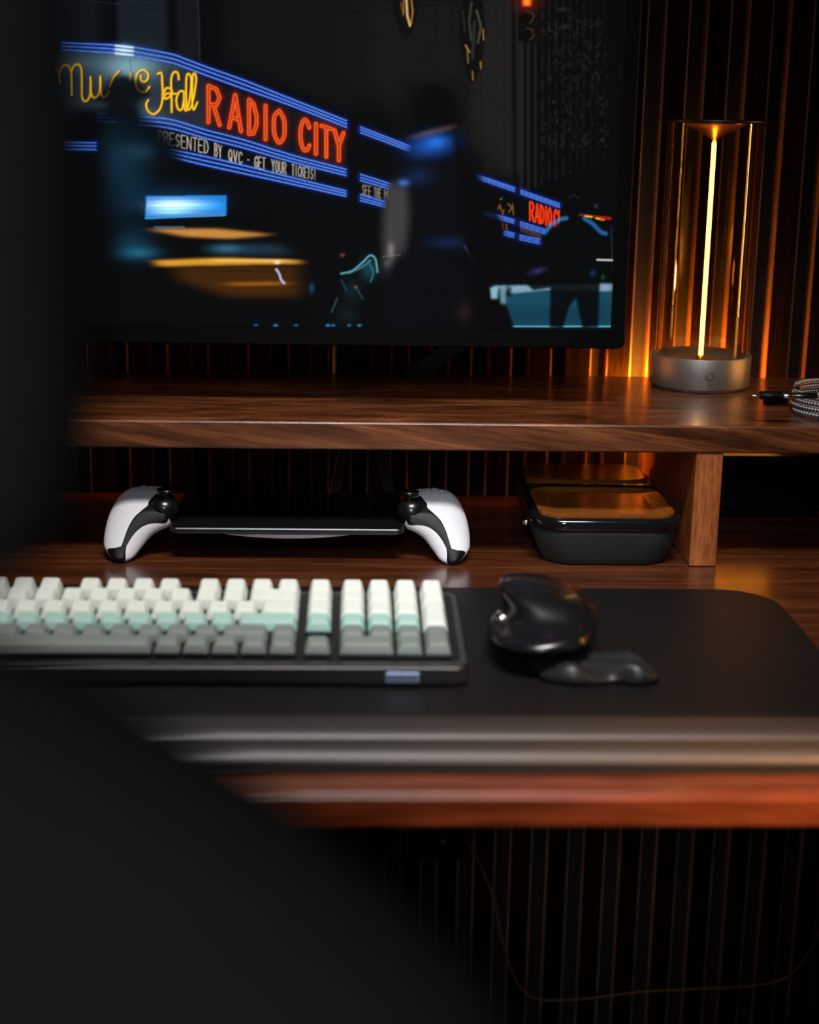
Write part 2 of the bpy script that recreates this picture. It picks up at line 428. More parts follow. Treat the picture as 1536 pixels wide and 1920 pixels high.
# crescent foot under the body with two lobes
bm = bmesh.new()
out = catmull([(.1235, .985, 0), (.130, .968, 0), (.147, .960, 0), (.163, .9615, 0), (.176, .965, 0), (.192, .960, 0), (.205, .966, 0), (.2065, .980, 0), (.194, .990, 0), (.178, .997, 0), (.172, 1.03, 0), (.160, 1.06, 0), (.130, 1.05, 0), (.122, 1.01, 0)], 8, True)
c0 = Vector((.150, 1.005, 0))
def foot(s, z, lob=True):
    r = []
    for p in out:
        q = c0+(p-c0)*s; d1 = math.exp(-((p.x-.146)/.016)**2)+math.exp(-((p.x-.196)/.013)**2)
        r.append((q.x, q.y, z*(.45+.55*min(1, d1)) if lob and z > .006 else z))
    return r
loft(bm, [foot(.93, .0036), foot(.985, .0048), foot(1, .008), foot(.98, .0125), foot(.90, .0165), foot(.78, .0175)])
bobj('foot', bm, 'footmat', ms, True)
# scroll wheel
bm = bmesh.new(); lathe(bm, [(.0080, -.0045), (.0100, -.0035), (.0105, 0), (.0100, .0035), (.0080, .0045)], (MX-.019, MY+.034, .0335), 40, 0)
bobj('scroll_wheel', bm, 'silver', ms, True)
# thumb wheel
bm = bmesh.new(); lathe(bm, [(.0030, -.007), (.0042, -.006), (.0042, .006), (.0030, .007)], (MX-.0300, MY-.002, .0270), 28, 1)
bobj('thumb_wheel', bm, 'silver', ms, True)
setorigin(ms)
tag(ms, 'black sculpted ergonomic mouse with thumb wing, standing on the mat', 'mouse')

# ------------------------------------------------------------------ handheld console with white grips
hh = empty('handheld_console', (-.0545, 1.32, 0))
AX = -.0545
def T(x, z): return Vector((x, 1.262+.9*z, z))
OUT = [(-0.1944,0.0502),(-0.2021,0.0443),(-0.2074,0.0342),(-0.2099,0.0235),(-0.2104,0.0144),(-0.2089,0.0098),(-0.2033,0.0039),(-0.1975,0.0008),(-0.1929,0.0002),(-0.1893,0.0005),(-0.1834,0.0034),(-0.1777,0.01),(-0.1703,0.0180),(-0.1634,0.0222),(-0.1563,0.025),(-0.1539,0.0284),(-0.1536,0.0361),(-0.1561,0.0439),(-0.1602,0.0492),(-0.1696,0.0508),(-0.1807,0.0515)]
SPN = [(-.1960, .0060), (-.1950, .0130), (-.1905, .0215), (-.1850, .0300), (-.1780, .0360), (-.1680, .0385), (-.1600, .0380)]
def mk_grip(sign):
    g = lambda x, z: (x, z) if sign < 0 else (2*AX-x, z)
    ou = resample(catmull([(x, 0, z) for x, z in OUT], 6, True), 200, True)
    sp = resample(catmull([(x, 0, z) for x, z in SPN], 8), 120)
    near = [min(range(len(sp)), key=lambda j: (sp[j]-p).length) for p in ou]
    near = [sum(near[(i+d) % 200] for d in range(-0, 1)) for i in range(200)]
    tgt = [sp[j] for j in near]
    # smooth the target points along the outline so the surface has no creases
    for _ in range(24): tgt = [(tgt[i-1]+tgt[i]*2+tgt[(i+1) % 200])/4 for i in range(200)]
    bm = bmesh.new(); rings = []
    K = 56
    for k in range(1, K):
        t = PI*k/K; r = math.sin(t); c = math.cos(t)
        ring = []
        for p, q in zip(ou, tgt):
            v = q.lerp(p, r**.9); D = .012+.010*min(1, v.z/.04); D2 = .016+.75*v.z
            dep = -c*D if c > 0 else -c*D2
            b_ = T(v.x, v.z); x_, z_ = g(v.x, v.z)
            ring.append((x_, b_.y+dep, max(z_-(dep*.0 if dep < 0 else dep*.05), .0003)))
        rings.append(ring)
    loft(bm, rings, cap0=True, cap1=True)
    bmesh.ops.recalc_face_normals(bm, faces=bm.faces)
    tree = BVHTree.FromBMesh(bm)
    gr = bobj('grip', bm, 'white', hh, True)
    def patch(name, A, B, mat, lift, thick=.0012, nu=90, nv=30, par=gr):
        A = resample(catmull([(x, 0, z) for x, z in A], 8), nu); B = resample(catmull([(x, 0, z) for x, z in B], 8), nu)
        bm = bmesh.new(); F_, Bk = [], []
        for a, b_ in zip(A, B):
            rowf, rowb = [], []
            for j in range(nv):
                s = j/(nv-1); v = a.lerp(b_, s); x_, z_ = g(v.x, v.z)
                hit = tree.ray_cast(Vector((x_, 1.15, z_)), Vector((0, 1, 0)))[0]
                y_ = hit.y if hit else T(v.x, v.z).y
                e = min(s, 1-s)*nv; l = lift*min(1, e/1.5)-.0001
                rowf.append(bm.verts.new((x_, y_-l, z_))); rowb.append(bm.verts.new((x_, y_+thick, z_)))
            F_.append(rowf); Bk.append(rowb)
        for G in (F_, Bk):
            for i in range(nu-1):
                for j in range(nv-1): bm.faces.new((G[i][j], G[i+1][j], G[i+1][j+1], G[i][j+1]))
        def wall(a, b_):
            for k in range(len(a)-1): bm.faces.new((a[k], a[k+1], b_[k+1], b_[k]))
        wall(F_[0], Bk[0]); wall(F_[-1], Bk[-1]); wall([r[0] for r in F_], [r[0] for r in Bk]); wall([r[-1] for r in F_], [r[-1] for r in Bk])
        return bobj(name, bm, mat, par, True)
    patch('grip_inlay', [(-0.1685,0.0500),(-0.1733,0.0465),(-0.1736,0.0441),(-0.1779,0.041),(-0.1846,0.0351),(-0.1889,0.0274),(-0.1914,0.0205),(-0.1937,0.0137)],
          [(-0.1550,0.0470),(-.1545, .0400),(-0.1565,0.0310),(-0.1651,0.0310),(-0.1723,0.0302),(-0.1793,0.0267),(-0.1851,0.0206),(-0.1893,0.0137)], 'black', .0006)
    patch('grip_tip', [(-0.1937,0.0140),(-0.1985,0.0128),(-0.2035,0.0120),(-0.2058,0.0098),(-.2015,.0045),(-.1965,.0018),(-.1935,.0012)],
          [(-0.1893,0.0140),(-0.1893,0.0125),(-.1895,.0105),(-0.1894,0.0078),(-.1892,.0050),(-.1902,.0020),(-.1925,.0011)], 'black', .0006, nv=20)
    # stick housing (ball), neck and cap
    cx, cz = g(-.1600, .0415); cy = 1.287
    bm = bmesh.new()
    prof = [(.0125*math.sin(PI*k/24), -.0125*math.cos(PI*k/24)) for k in range(1, 20)]
    lathe(bm, [(r, h*.95) for r, h in prof], (cx, cy, cz-.002), 64)
    bobj('stick_well', bm, 'satin', hh, True)
    bm = bmesh.new()
    lathe(bm, [(.0042, 0), (.0036, .0045), (.0040, .0060), (.0078, .0066), (.0084, .0076), (.0082, .0088), (.0066, .0092), (.0050, .0086)], (cx+(.002 if sign < 0 else -.002), cy, cz+.0068), 48)
    bobj('thumb_stick', bm, 'satin', hh, True)
    for dx, dz in ((-.012, .0), (-.018, .0004), (-.024, -.0008)):
        x_, z_ = g(-.163+dx, .0512+dz)
        bm = bmesh.new(); lathe(bm, [(.0024, -.001), (.0026, .0012), (.0020, .0018)], (x_, T(0, z_).y+.006, z_), 24)
        bobj('button', bm, 'clear', hh, True)
mk_grip(-1); mk_grip(1)
# slab: body, glass, front lip
sx0, sx1, sy0, sy1 = -.1545, .0455, 1.2605, 1.388
c = ((sx0+sx1)/2, (sy0+sy1)/2); hx, hy = (sx1-sx0)/2-.001, (sy1-sy0)/2
bm = bmesh.new(); loft(bm, slab([(.0240, hx-.004, hy-.004, .006), (.0250, hx-.0008, hy-.0008, .006), (.0265, hx, hy, .006), (.0290, hx, hy, .006), (.0298, hx-.0007, hy-.0007, .006)], *c))
body = bobj('console_body', bm, 'edge', hh, False)
bm = bmesh.new(); loft(bm, slab([(.0297, hx-.0015, hy-.0015, .005), (.0302, hx-.0018, hy-.0018, .005)], *c)); bobj('screen_glass', bm, 'gloss', hh)
bm = bmesh.new(); n = 30
rings = []
for k in range(n+1):
    u = -1+2*k/n; x_ = c[0]+u*.052; d = .0035*(1-u*u)
    rings.append([(x_, 1.264, .0243), (x_, 1.264, .0238-d), (x_, 1.272, .0236-d), (x_, 1.30, .0243)])
loft(bm, rings); bobj('back_hump', bm, 'white', hh, True)
setorigin(hh)
tag(hh, 'handheld game console with black screen and white curved grips, lying under the shelf', 'game console')

# ------------------------------------------------------------------ fabric box with tray top
fb = empty('charging_tray', (.217, 1.34, 0))
cx, cy = .2175, 1.352
bm = bmesh.new(); loft(bm, slab([(.0003, .050, .090, .026), (.0015, .0535, .0935, .027), (.006, .0555, .0955, .028), (.016, .0595, .0985, .028), (.028, .0620, .1005, .028), (.0318, .0620, .1005, .028)], cx, cy, 12))
bobj('fabric_body', bm, 'fabric', fb, True)
bm = bmesh.new()
lv = [(.0316, .0605, .099, .028), (.0318, .0628, .1013, .028), (.034, .0640, .1025, .028), (.0385, .0640, .1025, .028), (.0412, .0630, .1015, .027), (.0420, .0605, .099, .025)]
loft(bm, slab(lv, cx, cy, 12)); bobj('rim', bm, 'gloss', fb, True)
# front tray recess: sloped frame with a sunken bed; ridge; rear pad
bm = bmesh.new()
R = [ [(cx+x_, 1.308+y_, z) for x_, y_ in rrect(hx_, hy_, r_, 6)] for hx_, hy_, r_, z in ((.0585, .0500, .018, .0421), (.0585, .0500, .018, .0448), (.0570, .0485, .017, .0452), (.0430, .0440, .006, .0424))]
loft(bm, R); bobj('tray_bed', bm, 'tray', fb, False)
bm = bmesh.new(); loft(bm, slab([(.0420, .058, .0035, .002), (.0452, .0575, .0030, .002), (.0460, .056, .0018, .001)], cx, 1.3650)); bobj('ridge', bm, 'gloss', fb)
bm = bmesh.new(); loft(bm, slab([(.0420, .0570, .036, .020), (.0455, .0570, .036, .020), (.0475, .0545, .0335, .018)], cx, 1.4105)); bobj('rear_pad', bm, 'tray', fb)
bm = bmesh.new(); lathe(bm, [(.0028, -.004), (.0030, -.001), (.0028, .001)], (cx-.0645, 1.30, .027), 20, 0); bobj('side_connector', bm, 'silver', fb, True)
setorigin(fb)
tag(fb, 'low charcoal fabric charging tray with glossy black rim and amber light painted on its top, beside the shelf leg', 'charger')

# dark power brick at the back right of the desk
pb = empty('power_box', (.42, 1.46, 0))
boxobj('box_body', (.345, .455, 1.425, 1.49, .006, .060), 'black', pb, .004)
boxobj('box_foot', (.350, .450, 1.43, 1.485, .0003, .0065), 'black', pb, .001)
setorigin(pb); tag(pb, 'dark black box in the shadow under the shelf, right of the wooden leg', 'box')

# ------------------------------------------------------------------ tubular lamp
lp = empty('table_lamp', (.3305, 1.4545, SZ))
LX, LY = .3310, 1.4545
bm = bmesh.new(); lathe(bm, [(.0440, .0002), (.0455, .0012), (.0455, .0022), (.0468, .0026), (.0474, .0040), (.0474, .0312), (.0470, .0318), (.0455, .0318), (.0453, .0262), (.010, .0258), (.002, .0258)], (LX, LY, SZ), 128)
lb = bobj('base', bm, 'lampmetal', lp, True)
bm = bmesh.new(); lathe(bm, [(.0038, .0012), (.0038, -.0001), (.0036, -.0002), (.0033, .0001), (.0033, .0012)], (LX-.0012, LY-.0475, SZ+.0165), 40, 1)
tb = bobj('button_ring', bm, 'gloss', lb)
bm = bmesh.new(); lathe(bm, [(.0032, .0012), (.0032, -.0002), (.0030, -.0003)], (LX-.0012, LY-.0475, SZ+.0165), 40, 1); bobj('touch_button', bm, 'lampmetal', lb)
bm = bmesh.new(); lathe(bm, [(.0006, -.0002), (.0006, .0006)], (LX-.0012, LY-.0475, SZ+.0085), 12, 1); bobj('indicator_hole', bm, 'gloss', lb)
bm = bmesh.new()
a, b2_ = .0432, .0405; z0, z1 = .0264, .2440
lathe(bm, [(a, z0), (a, z1)], (LX, LY, SZ), 160)
for f in [f for f in bm.faces if len(f.verts) > 4]: bm.faces.remove(f)
b2 = bmesh.new(); n = 160
rings = [[(LX+r*math.cos(2*PI*k/n), LY+r*math.sin(2*PI*k/n), SZ+h) for k in range(n)] for r, h in ((a, z0), (a, z1), (b2_, z1), (b2_, z0), (a, z0))]
bm.free(); loft(b2, rings, cap0=False, cap1=False); bmesh.ops.remove_doubles(b2, verts=b2.verts, dist=1e-6)
for e in b2.edges: e.smooth = not (abs(e.verts[0].co.z-e.verts[1].co.z) < 1e-6)
bobj('glass_tube', b2, 'glass', lp, True)
bm = bmesh.new(); lathe(bm, [(.040, .2443), (.0476, .2446), (.0478, .2462), (.0470, .2472), (.002, .2474)], (LX, LY, SZ), 96); bobj('cap', bm, 'lampdark', lp, True)
bm = bmesh.new(); lathe(bm, [(.0285, .2442), (.0278, .2430), (.0190, .2385), (.0100, .2340), (.0032, .2296), (.0014, .2275)], (LX, LY, SZ), 80); bobj('cap_cone', bm, 'cone', lp, True)
tube('filament', [(LX, LY, SZ+.0262), (LX, LY, SZ+.2268)], .0021, 'filament', lp, 20)
bm = bmesh.new(); lathe(bm, [(.0050, .0258), (.0048, .0285), (.0026, .0300)], (LX, LY, SZ), 32); bobj('filament_socket', bm, 'cone', lp, True)
setorigin(lp)
tag(lp, 'tubular glass table lamp with upright glowing filament and grey metal base, standing on the shelf', 'lamp')

# ------------------------------------------------------------------ braided charging cable
cb = empty('charging_cable', (.42, 1.33, SZ))
ccx, ccy = .4365, 1.322
pts = []
for lvl in range(4):
    for k in range(48):
        a = 2*PI*k/48; t = lvl+k/48
        rr = .0500+.0008*math.sin(3*a+lvl)-.0010*lvl
        pts.append((ccx+rr*math.cos(a+PI), ccy+rr*1.05*math.sin(a+PI), SZ+.0026+.0047*t))
tube('braided_cord', pts, .00255, 'braid', cb, 20, uvs=(430, 8))
PZ, PY = 0.1471, 1.266
def plug(name, x0, x1, rz, ry, mat):
    bm = bmesh.new(); n = 20
    rings = [[(x_, PY+(ry*s)*math.cos(2*PI*k/n), PZ+(rz*s)*math.sin(2*PI*k/n)) for k in range(n)] for x_, s in ((x0, .85), (x0+.0006, 1), (x1-.0006, 1), (x1, .85))]
    loft(bm, rings); return bobj(name, bm, mat, cb, True)
plug('connector_tip', .3325, .3405, .0012, .0040, 'silver')
plug('plug_sleeve', .3400, .3590, .0034, .0058, 'black')
plug('plug_ring', .3588, .3670, .0026, .0050, 'silver')
plug('strain_relief', .3666, .3880, .0026, .0046, 'satin')
boxobj('plug_cap', (.3440, .3640, PY-.002, PY+.005, PZ-.0085, PZ-.0025), 'black', cb, .001)
tube('cord_tail', catmull([(.386, PY, PZ), (.396, PY+.002, PZ), (.408, PY+.006, PZ-.001), (.425, 1.275, .1345)], 8), .0022, 'braid', cb, 14, uvs=(430, 8))
setorigin(cb)
tag(cb, 'coiled black and white braided cable with metal plug, right of the lamp', 'cable')

# ------------------------------------------------------------------ cable and outlet box under the desk
tube_pts = catmull([(.112, 1.49, -.30), (.1212, 1.5, -.3655), (.1332, 1.5, -.3902), (.1546, 1.5, -.4402), (.164, 1.5, -.485), (.1777, 1.5, -.5297), (.193, 1.5, -.556), (.214, 1.5, -.5657), (.262, 1.5, -.564), (.3192, 1.5, -.5563), (.38, 1.5, -.553), (.4365, 1.5, -.5502), (.465, 1.5, -.5450), (.4828, 1.5, -.5373), (.500, 1.5, -.514), (.5115, 1.5, -.4855), (.53, 1.5, -.42), (.55, 1.49, -.30)], 8)
hc = tube('hanging_cord', tube_pts, .0009, 'cord'); tag(hc, 'thin cord hanging in a loop in front of the slats under the desk', 'cord')
ob = empty('outlet_box', (.09, 1.45, -.36))
boxobj('box_body', (.060, .125, 1.475, 1.53, -.385, -.32), 'black', ob, .002)
bm = bmesh.new(); lathe(bm, [(.0030, .0), (.0030, -.001), (.0015, -.0016)], (.0975, 1.475, -.364), 20, 1); bobj('screw', bm, 'brass', ob, True)
setorigin(ob); tag(ob, 'small dark outlet box with a brass screw on the wall under the desk', 'outlet')

# ------------------------------------------------------------------ office chair in the foreground
ch = empty('office_chair', (-.15, .20, -.74))
def pad(name, pts, y0, y1, mats='chair', rnd=.018):
    P = [Vector((x_, 0, z_)) for x_, z_ in pts]; P = resample(catmull([tuple(p) for p in P], 8, True), 120, True)
    cen = sum(P, Vector())/len(P); bm = bmesh.new(); rings = []
    for k in range(9):
        t = PI*k/8; ins = 1-math.sin(t); y_ = (y0+y1)/2-(y1-y0)/2*math.cos(t)
        rings.append([(p.x+(cen.x-p.x)/(p-cen).length*rnd*ins, y_, p.z+(cen.z-p.z)/(p-cen).length*rnd*ins) for p in P])
    loft(bm, rings); return bobj(name, bm, mats, ch, True)
pad('headrest', [(-.048, .46), (-.047, .40), (-.0455, .35), (-.0475, .308), (-.057, .288), (-.09, .278), (-.16, .276), (-.23, .290), (-.25, .34), (-.25, .42), (-.23, .47), (-.15, .485), (-.07, .48)], .25, .30)
pad('backrest', [(-.11, .280), (-.075, .272), (-.045, .258), (-.015, .238), (.015, .212), (.035, .185), (.048, .12), (.05, 0), (.04, -.15), (0, -.25), (-.15, -.27), (-.30, -.25), (-.34, -.15), (-.35, 0), (-.35, .12), (-.33, .2), (-.27, .26), (-.19, .280)], .24, .31, rnd=.03)
boxobj('headrest_post', (-.17, -.13, .255, .275, .24, .31), 'stand', ch, .004)
bm = bmesh.new(); loft(bm, slab([(-.30, .20, .20, .06), (-.28, .23, .23, .07), (-.24, .23, .23, .07), (-.22, .21, .21, .06)], -.15, .48)); bobj('seat', bm, 'chair', ch, True)
bm = bmesh.new(); lathe(bm, [(.028, 0), (.028, .36), (.05, .37), (.05, .385)], (-.15, .46, -.68), 24); bobj('gas_column', bm, 'stand', ch, True)
boxobj('back_bracket', (-.19, -.11, .27, .30, -.31, -.1), 'stand', ch, .004)
for k in range(5):
    a = math.radians(90+72*k); dx, dy = math.cos(a), math.sin(a)
    b_ = tube('leg', [(-.15+dx*.02, .46+dy*.02, -.66), (-.15+dx*.15, .46+dy*.15, -.672), (-.15+dx*.30, .46+dy*.30, -.685)], .018, 'stand', ch, 12, rf=lambda t: 1-.35*t)
    bm = bmesh.new(); lathe(bm, [(.020, -.010), (.025, -.008), (.025, .008), (.020, .010)], (-.15+dx*.30, .46+dy*.30, -.7145), 20, 0); bobj('caster', bm, 'black', b_, True)
setorigin(ch); bpy.context.view_layer.update()
tag(ch, 'dark grey fabric office chair with headrest, out of focus in the left foreground', 'chair')

# ------------------------------------------------------------------ monitor: picture
PX0, PY0, PW, PH = -10, -6, 1180, 640
IMG = np.zeros((PH, PW, 3), np.float32)
YY, XX = np.mgrid[0:PH, 0:PW].astype(np.float32); XX += PX0; YY += PY0
def lin(c): c = np.array(c, np.float32)/255; return np.where(c <= .04045, c/12.92, ((c+.055)/1.055)**2.4)
def bb(x0, y0, x1, y1):
    return slice(int(max(0, y0-PY0)), int(max(0, min(PH, y1-PY0)))), slice(int(max(0, x0-PX0)), int(max(0, min(PW, x1-PX0))))
def over(s, a, c): IMG[s] = IMG[s]*(1-a[..., None])+a[..., None]*lin(c)
def add(s, a, c): IMG[s] = IMG[s]+a[..., None]*lin(c)
def blob(cx, cy, rx, ry, c, k=1, rot=0, mode='add', p=2):
    R = 3.2*max(rx, ry); s = bb(cx-R, cy-R, cx+R, cy+R)
    x_, y_ = XX[s]-cx, YY[s]-cy; q = math.radians(rot)
    u, v = x_*math.cos(q)+y_*math.sin(q), -x_*math.sin(q)+y_*math.cos(q)
    a = k*np.exp(-(np.abs(u/rx)**p+np.abs(v/ry)**p)); (add if mode == 'add' else over)(s, a.astype(np.float32), c)
def gconv(a, sig, ax):
    if sig < .3: return a
    r = int(sig*3)+1; k = np.exp(-np.arange(-r, r+1)**2/(2*sig*sig)); k /= k.sum()
    return np.apply_along_axis(lambda v: np.convolve(v, k, 'same'), ax, a)
def poly(P, c, k=1, bx=.7, by=.7, mode='over'):
    xs, ys = [p[0] for p in P], [p[1] for p in P]
    s = bb(min(xs)-3*bx-2, min(ys)-3*by-2, max(xs)+3*bx+3, max(ys)+3*by+3)
    x_, y_ = XX[s], YY[s]; ins = np.zeros(x_.shape, bool)
    for (x1, y1), (x2, y2) in zip(P, P[1:]+P[:1]):
        if y1 == y2: continue
        ins ^= ((y1 > y_) != (y2 > y_)) & (x_ < (x2-x1)*(y_-y1)/(y2-y1)+x1)
    a = gconv(gconv(ins.astype(np.float32), bx, 1), by, 0)*k
    (over if mode == 'over' else add)(s, a.astype(np.float32), c)
def line(P, w, c, k=1, soft=.8, mode='over'):
    xs, ys = [p[0] for p in P], [p[1] for p in P]; m_ = w+soft+2
    s = bb(min(xs)-m_, min(ys)-m_, max(xs)+m_, max(ys)+m_); x_, y_ = XX[s], YY[s]
    if x_.size == 0: return
    d = np.full(x_.shape, 1e9, np.float32)
    for (x1, y1), (x2, y2) in zip(P, P[1:]):
        L2 = max((x2-x1)**2+(y2-y1)**2, 1e-6); t = np.clip(((x_-x1)*(x2-x1)+(y_-y1)*(y2-y1))/L2, 0, 1)
        d = np.minimum(d, np.hypot(x_-x1-t*(x2-x1), y_-y1-t*(y2-y1)))
    a = np.clip((w/2-d)/soft+.5, 0, 1)*k; (over if mode == 'over' else add)(s, a, c)
def glow(P, w, c, k):
    xs, ys = [p[0] for p in P], [p[1] for p in P]; m_ = 3*w
    s = bb(min(xs)-m_, min(ys)-m_, max(xs)+m_, max(ys)+m_); x_, y_ = XX[s], YY[s]; d = np.full(x_.shape, 1e9, np.float32)
    for (x1, y1), (x2, y2) in zip(P, P[1:]):
        L2 = max((x2-x1)**2+(y2-y1)**2, 1e-6); t = np.clip(((x_-x1)*(x2-x1)+(y_-y1)*(y2-y1))/L2, 0, 1)
        d = np.minimum(d, np.hypot(x_-x1-t*(x2-x1), y_-y1-t*(y2-y1)))
    add(s, (k*np.exp(-(d/w)**2)).astype(np.float32), c)
def sm(P, k=6): return [(v.x, v.y) for v in catmull([(a, b_, 0) for a, b_ in P], k)]
rs = np.random.RandomState(3)
IMG += lin((7, 8, 9))
# far building: dim stone planes, seams, columns and leaves
poly([(640, -6), (985, -6), (985, 330), (900, 330), (640, 130)], (27, 25, 25), .8, 20, 10)
poly([(900, -6), (985, -6), (985, 330), (960, 330), (880, 240)], (36, 33, 33), .55, 10, 10)
poly([(420, -6), (700, -6), (700, 180), (640, 200), (420, 110)], (18, 18, 19), .8, 12, 10)
poly([(760, 150), (860, 160), (880, 250), (740, 240)], (9, 9, 10), .8, 16, 12)
for a, b_ in (((905, 20), (958, 62)), ((800, 120), (958, 215)), ((690, 60), (880, 165)), ((820, 180), (958, 300))): line([a, b_], 1.2, (12, 11, 11), .7)
for x_ in range(650, 960, 14): line([(x_, -6), (x_+2, 330)], 3+5*rs.rand(), (14, 13, 13), .12+.25*rs.rand(), 5)
line([(963, -6), (966, 350)], 7, (9, 9, 9), .9, 2)
for i, x_ in enumerate(range(978, 1140, 13)):
    line([(x_, 0), (x_, 360-5*i)], 4.5, (36, 33, 32), .75-.045*i, 3)
    line([(x_+7, 0), (x_+7, 360-5*i)], 6, (9, 9, 9), .8, 2)
for k in range(900):
    x_ = 1010+135*rs.rand(); y_ = 350*rs.rand()
    blob(x_, y_, 2+3*rs.rand(), 2+4*rs.rand(), (8, 8, 8), .8, 0, 'over')
for k in range(240):
    x_ = 1020+120*rs.rand(); y_ = 30+250*rs.rand(); blob(x_, y_, 1.6, 3.2*rs.rand()+1, (56, 48, 45), .30)
blob(1055, 18, 9, 3, (70, 55, 42), .4); blob(1060, 50, 7, 3, (70, 55, 42), .4)
# left facade
poly([(60, -6), (184, -6), (184, 84), (60, 84)], (22, 30, 38), .8, 12, 5)
poly([(220, -6), (312, -6), (314, 92), (222, 92)], (25, 33, 42), .85, 4, 4)
poly([(330, -6), (372, -6), (374, 110), (334, 108)], (24, 26, 30), .7, 3, 3)
line([(371, -6), (375, 115)], 2, (44, 45, 48), .8)
for y_ in (8, 14): line([(225, y_), (400, y_+10)], 1, (10, 12, 14), .8)
line([(170, 2), (230, 8)], 1.2, (60, 70, 80), .3)
line([(640, 24), (760, 16), (900, 0)], 1.3, (5, 5, 5), .9); line([(640, 10), (940, -5)], 1.2, (6, 6, 6), .7)
# ornaments
for cx_, y0, y1, kx in ((761, -60, 75, 25), (886, -30, 158, 25)):
    poly([(cx_+kx*math.cos(t)*(1-.35*max(0, math.sin(t))), (y0+y1)/2+(y1-y0)/2*math.sin(t)) for t in np.linspace(0, 2*PI, 30)[:-1]], (12, 11, 10), .9, 1.5, 1.5)
for P, c, w in (([(757, -4), (757, 26)], (150, 110, 60), 2.5), ([(762, -4), (764, 30), (769, 48)], (230, 190, 120), 4), ([(771, -4), (774, 22), (771, 44)], (180, 130, 60), 2.5), ([(752, 5), (756, 30)], (120, 80, 30), 2),
    ([(884, 5), (880, 40), (884, 75)], (60, 62, 56), 4), ([(894, 20), (902, 50), (896, 80)], (70, 72, 60), 4), ([(873, 85), (881, 98)], (190, 150, 80), 2), ([(876, 92), (878, 118)], (130, 100, 50), 2.5), ([(906, 55), (907, 75)], (170, 120, 50), 2), ([(901, 116), (902, 128)], (190, 140, 60), 2), ([(886, 134), (887, 150)], (150, 110, 50), 2.2), ([(890, 40), (886, 110)], (44, 44, 40), 5), ([(868, 20), (872, 60)], (50, 44, 30), 2.5)):
    line(P, w, c, .8, 1.6)
# traffic light
poly([(970, -6), (1008, -6), (1006, 82), (972, 78)], (14, 12, 11), .95)
blob(988, 3, 8.5, 8.5, (255, 60, 10), 1, 0, 'over', 5); blob(988, 4, 5, 5, (255, 190, 60), .7); blob(988, 4, 20, 16, (110, 20, 8), .6)
for y_ in (34, 66): line(sm([(988, y_-13), (999, y_-9), (1000, y_+2), (993, y_+9)]), 2.2, (74, 58, 36), .75); blob(984, y_, 9, 9, (6, 5, 5), .9, 0, 'over', 6)
# marquee face
poly([(60, 96), (180, 92), (250, 106), (345, 124), (372, 150), (384, 242), (330, 236), (262, 222), (60, 210)], (48, 62, 72), .9, 14, 3)
poly([(372, 146), (650, 240), (650, 318), (386, 246)], (20, 20, 22), .9, 2, 1)
poly([(300, 118), (386, 150), (388, 240), (300, 228)], (34, 38, 48), .8, 10, 3)
blob(245, 125, 46, 22, (120, 160, 172), .9); blob(150, 118, 50, 16, (60, 84, 96), .8); blob(265, 215, 40, 12, (70, 96, 108), .5)
line([(244, 105), (246, 150)], 1, (25, 35, 40), .7)
poly([(290, 243), (648, 330), (648, 356), (300, 282)], (9, 10, 12), .95, 1, 1)
def neon(X, Ys, c=(96, 150, 255), w=2.6):
    P = sm(list(zip(X, Ys)), 8)
    glow(P, 5, (14, 40, 130), .30); line(P, w+1.3, (18, 46, 140), .9, 1.5); line(P, w*.75, c, 1, 1)
TX = [116, 170, 214, 250, 319, 346, 387, 456, 550, 650]
for Y_ in ([80, 82.5, 84.5, 88.5, 101, 110, 125.5, 150, 187, 226.5], [86.5, 89, 92, 96.5, 109, 118, 133, 158, 193.5, 232.5], [93, 96.5, 99.5, 104.5, 117, 126, 141, 166, 199.5, 238.5]): neon(TX, Y_)
for y_ in (87, 94, 101.5): line([(217, y_-1.5), (249, y_+2)], 3.4, (205, 235, 250), .95, 2)
blob(233, 94, 14, 9, (150, 190, 220), .5)
for Y_ in ((212.5, 213.5), (220, 221), (227.5, 228.5)): neon([184, 219], Y_)
MXx = [260, 319, 387, 456, 550, 649]
for Y_ in ([218.5, 224, 244, 262, 291.5, 317.5], [226, 232, 252, 270, 298, 323.5], [233.5, 240.5, 259.5, 277, 304, 329]): neon(MXx, Y_)
for Y_ in ((266.5, 268), (273, 274), (279.5, 280.5)): neon([120, 180], Y_)
for Y_ in ([279, 294, 310, 336, 358], [285.5, 302, 317.5, 342, 363], [292.5, 310, 325, 348, 368]): neon([314, 387, 456, 560, 649], Y_)
for y0, y1 in ((238, 275), (243, 279.5), (248.5, 284)): neon([676, 771], (y0, y1), w=2.2)
for y0, y1 in ((327, 348), (333, 353), (338.5, 358)): neon([676, 743], (y0, y1), w=2.2)
for y0, y1 in ((365, 379), (371, 384), (376, 388.5)): neon([676, 724], (y0, y1), w=2.2)
for y0, y1 in ((327, 352), (330, 355), (333.5, 359)): neon([892, 965], (y0, y1), w=1.7)
for y0, y1 in ((356.5, 382), (360, 385.5), (363.5, 389)): neon([977, 1049], (y0, y1), w=1.7)
for y0, y1 in ((396.5, 412), (399.5, 415), (403, 418.5)): neon([908, 964], (y0, y1), w=1.6)
for y0, y1 in ((416, 430), (420, 434), (424, 438)): neon([976, 1021], (y0, y1), w=1.6)
for y0, y1 in ((433, 437.5), (436.5, 441), (440, 445)): neon([945, 964], (y0, y1), w=1.6)
for y0, y1 in ((441, 449), (445, 453), (449, 457)): neon([975, 1012], (y0, y1), w=1.6)
for x_ in (170, 214, 319, 346, 405, 456, 515, 560): pass
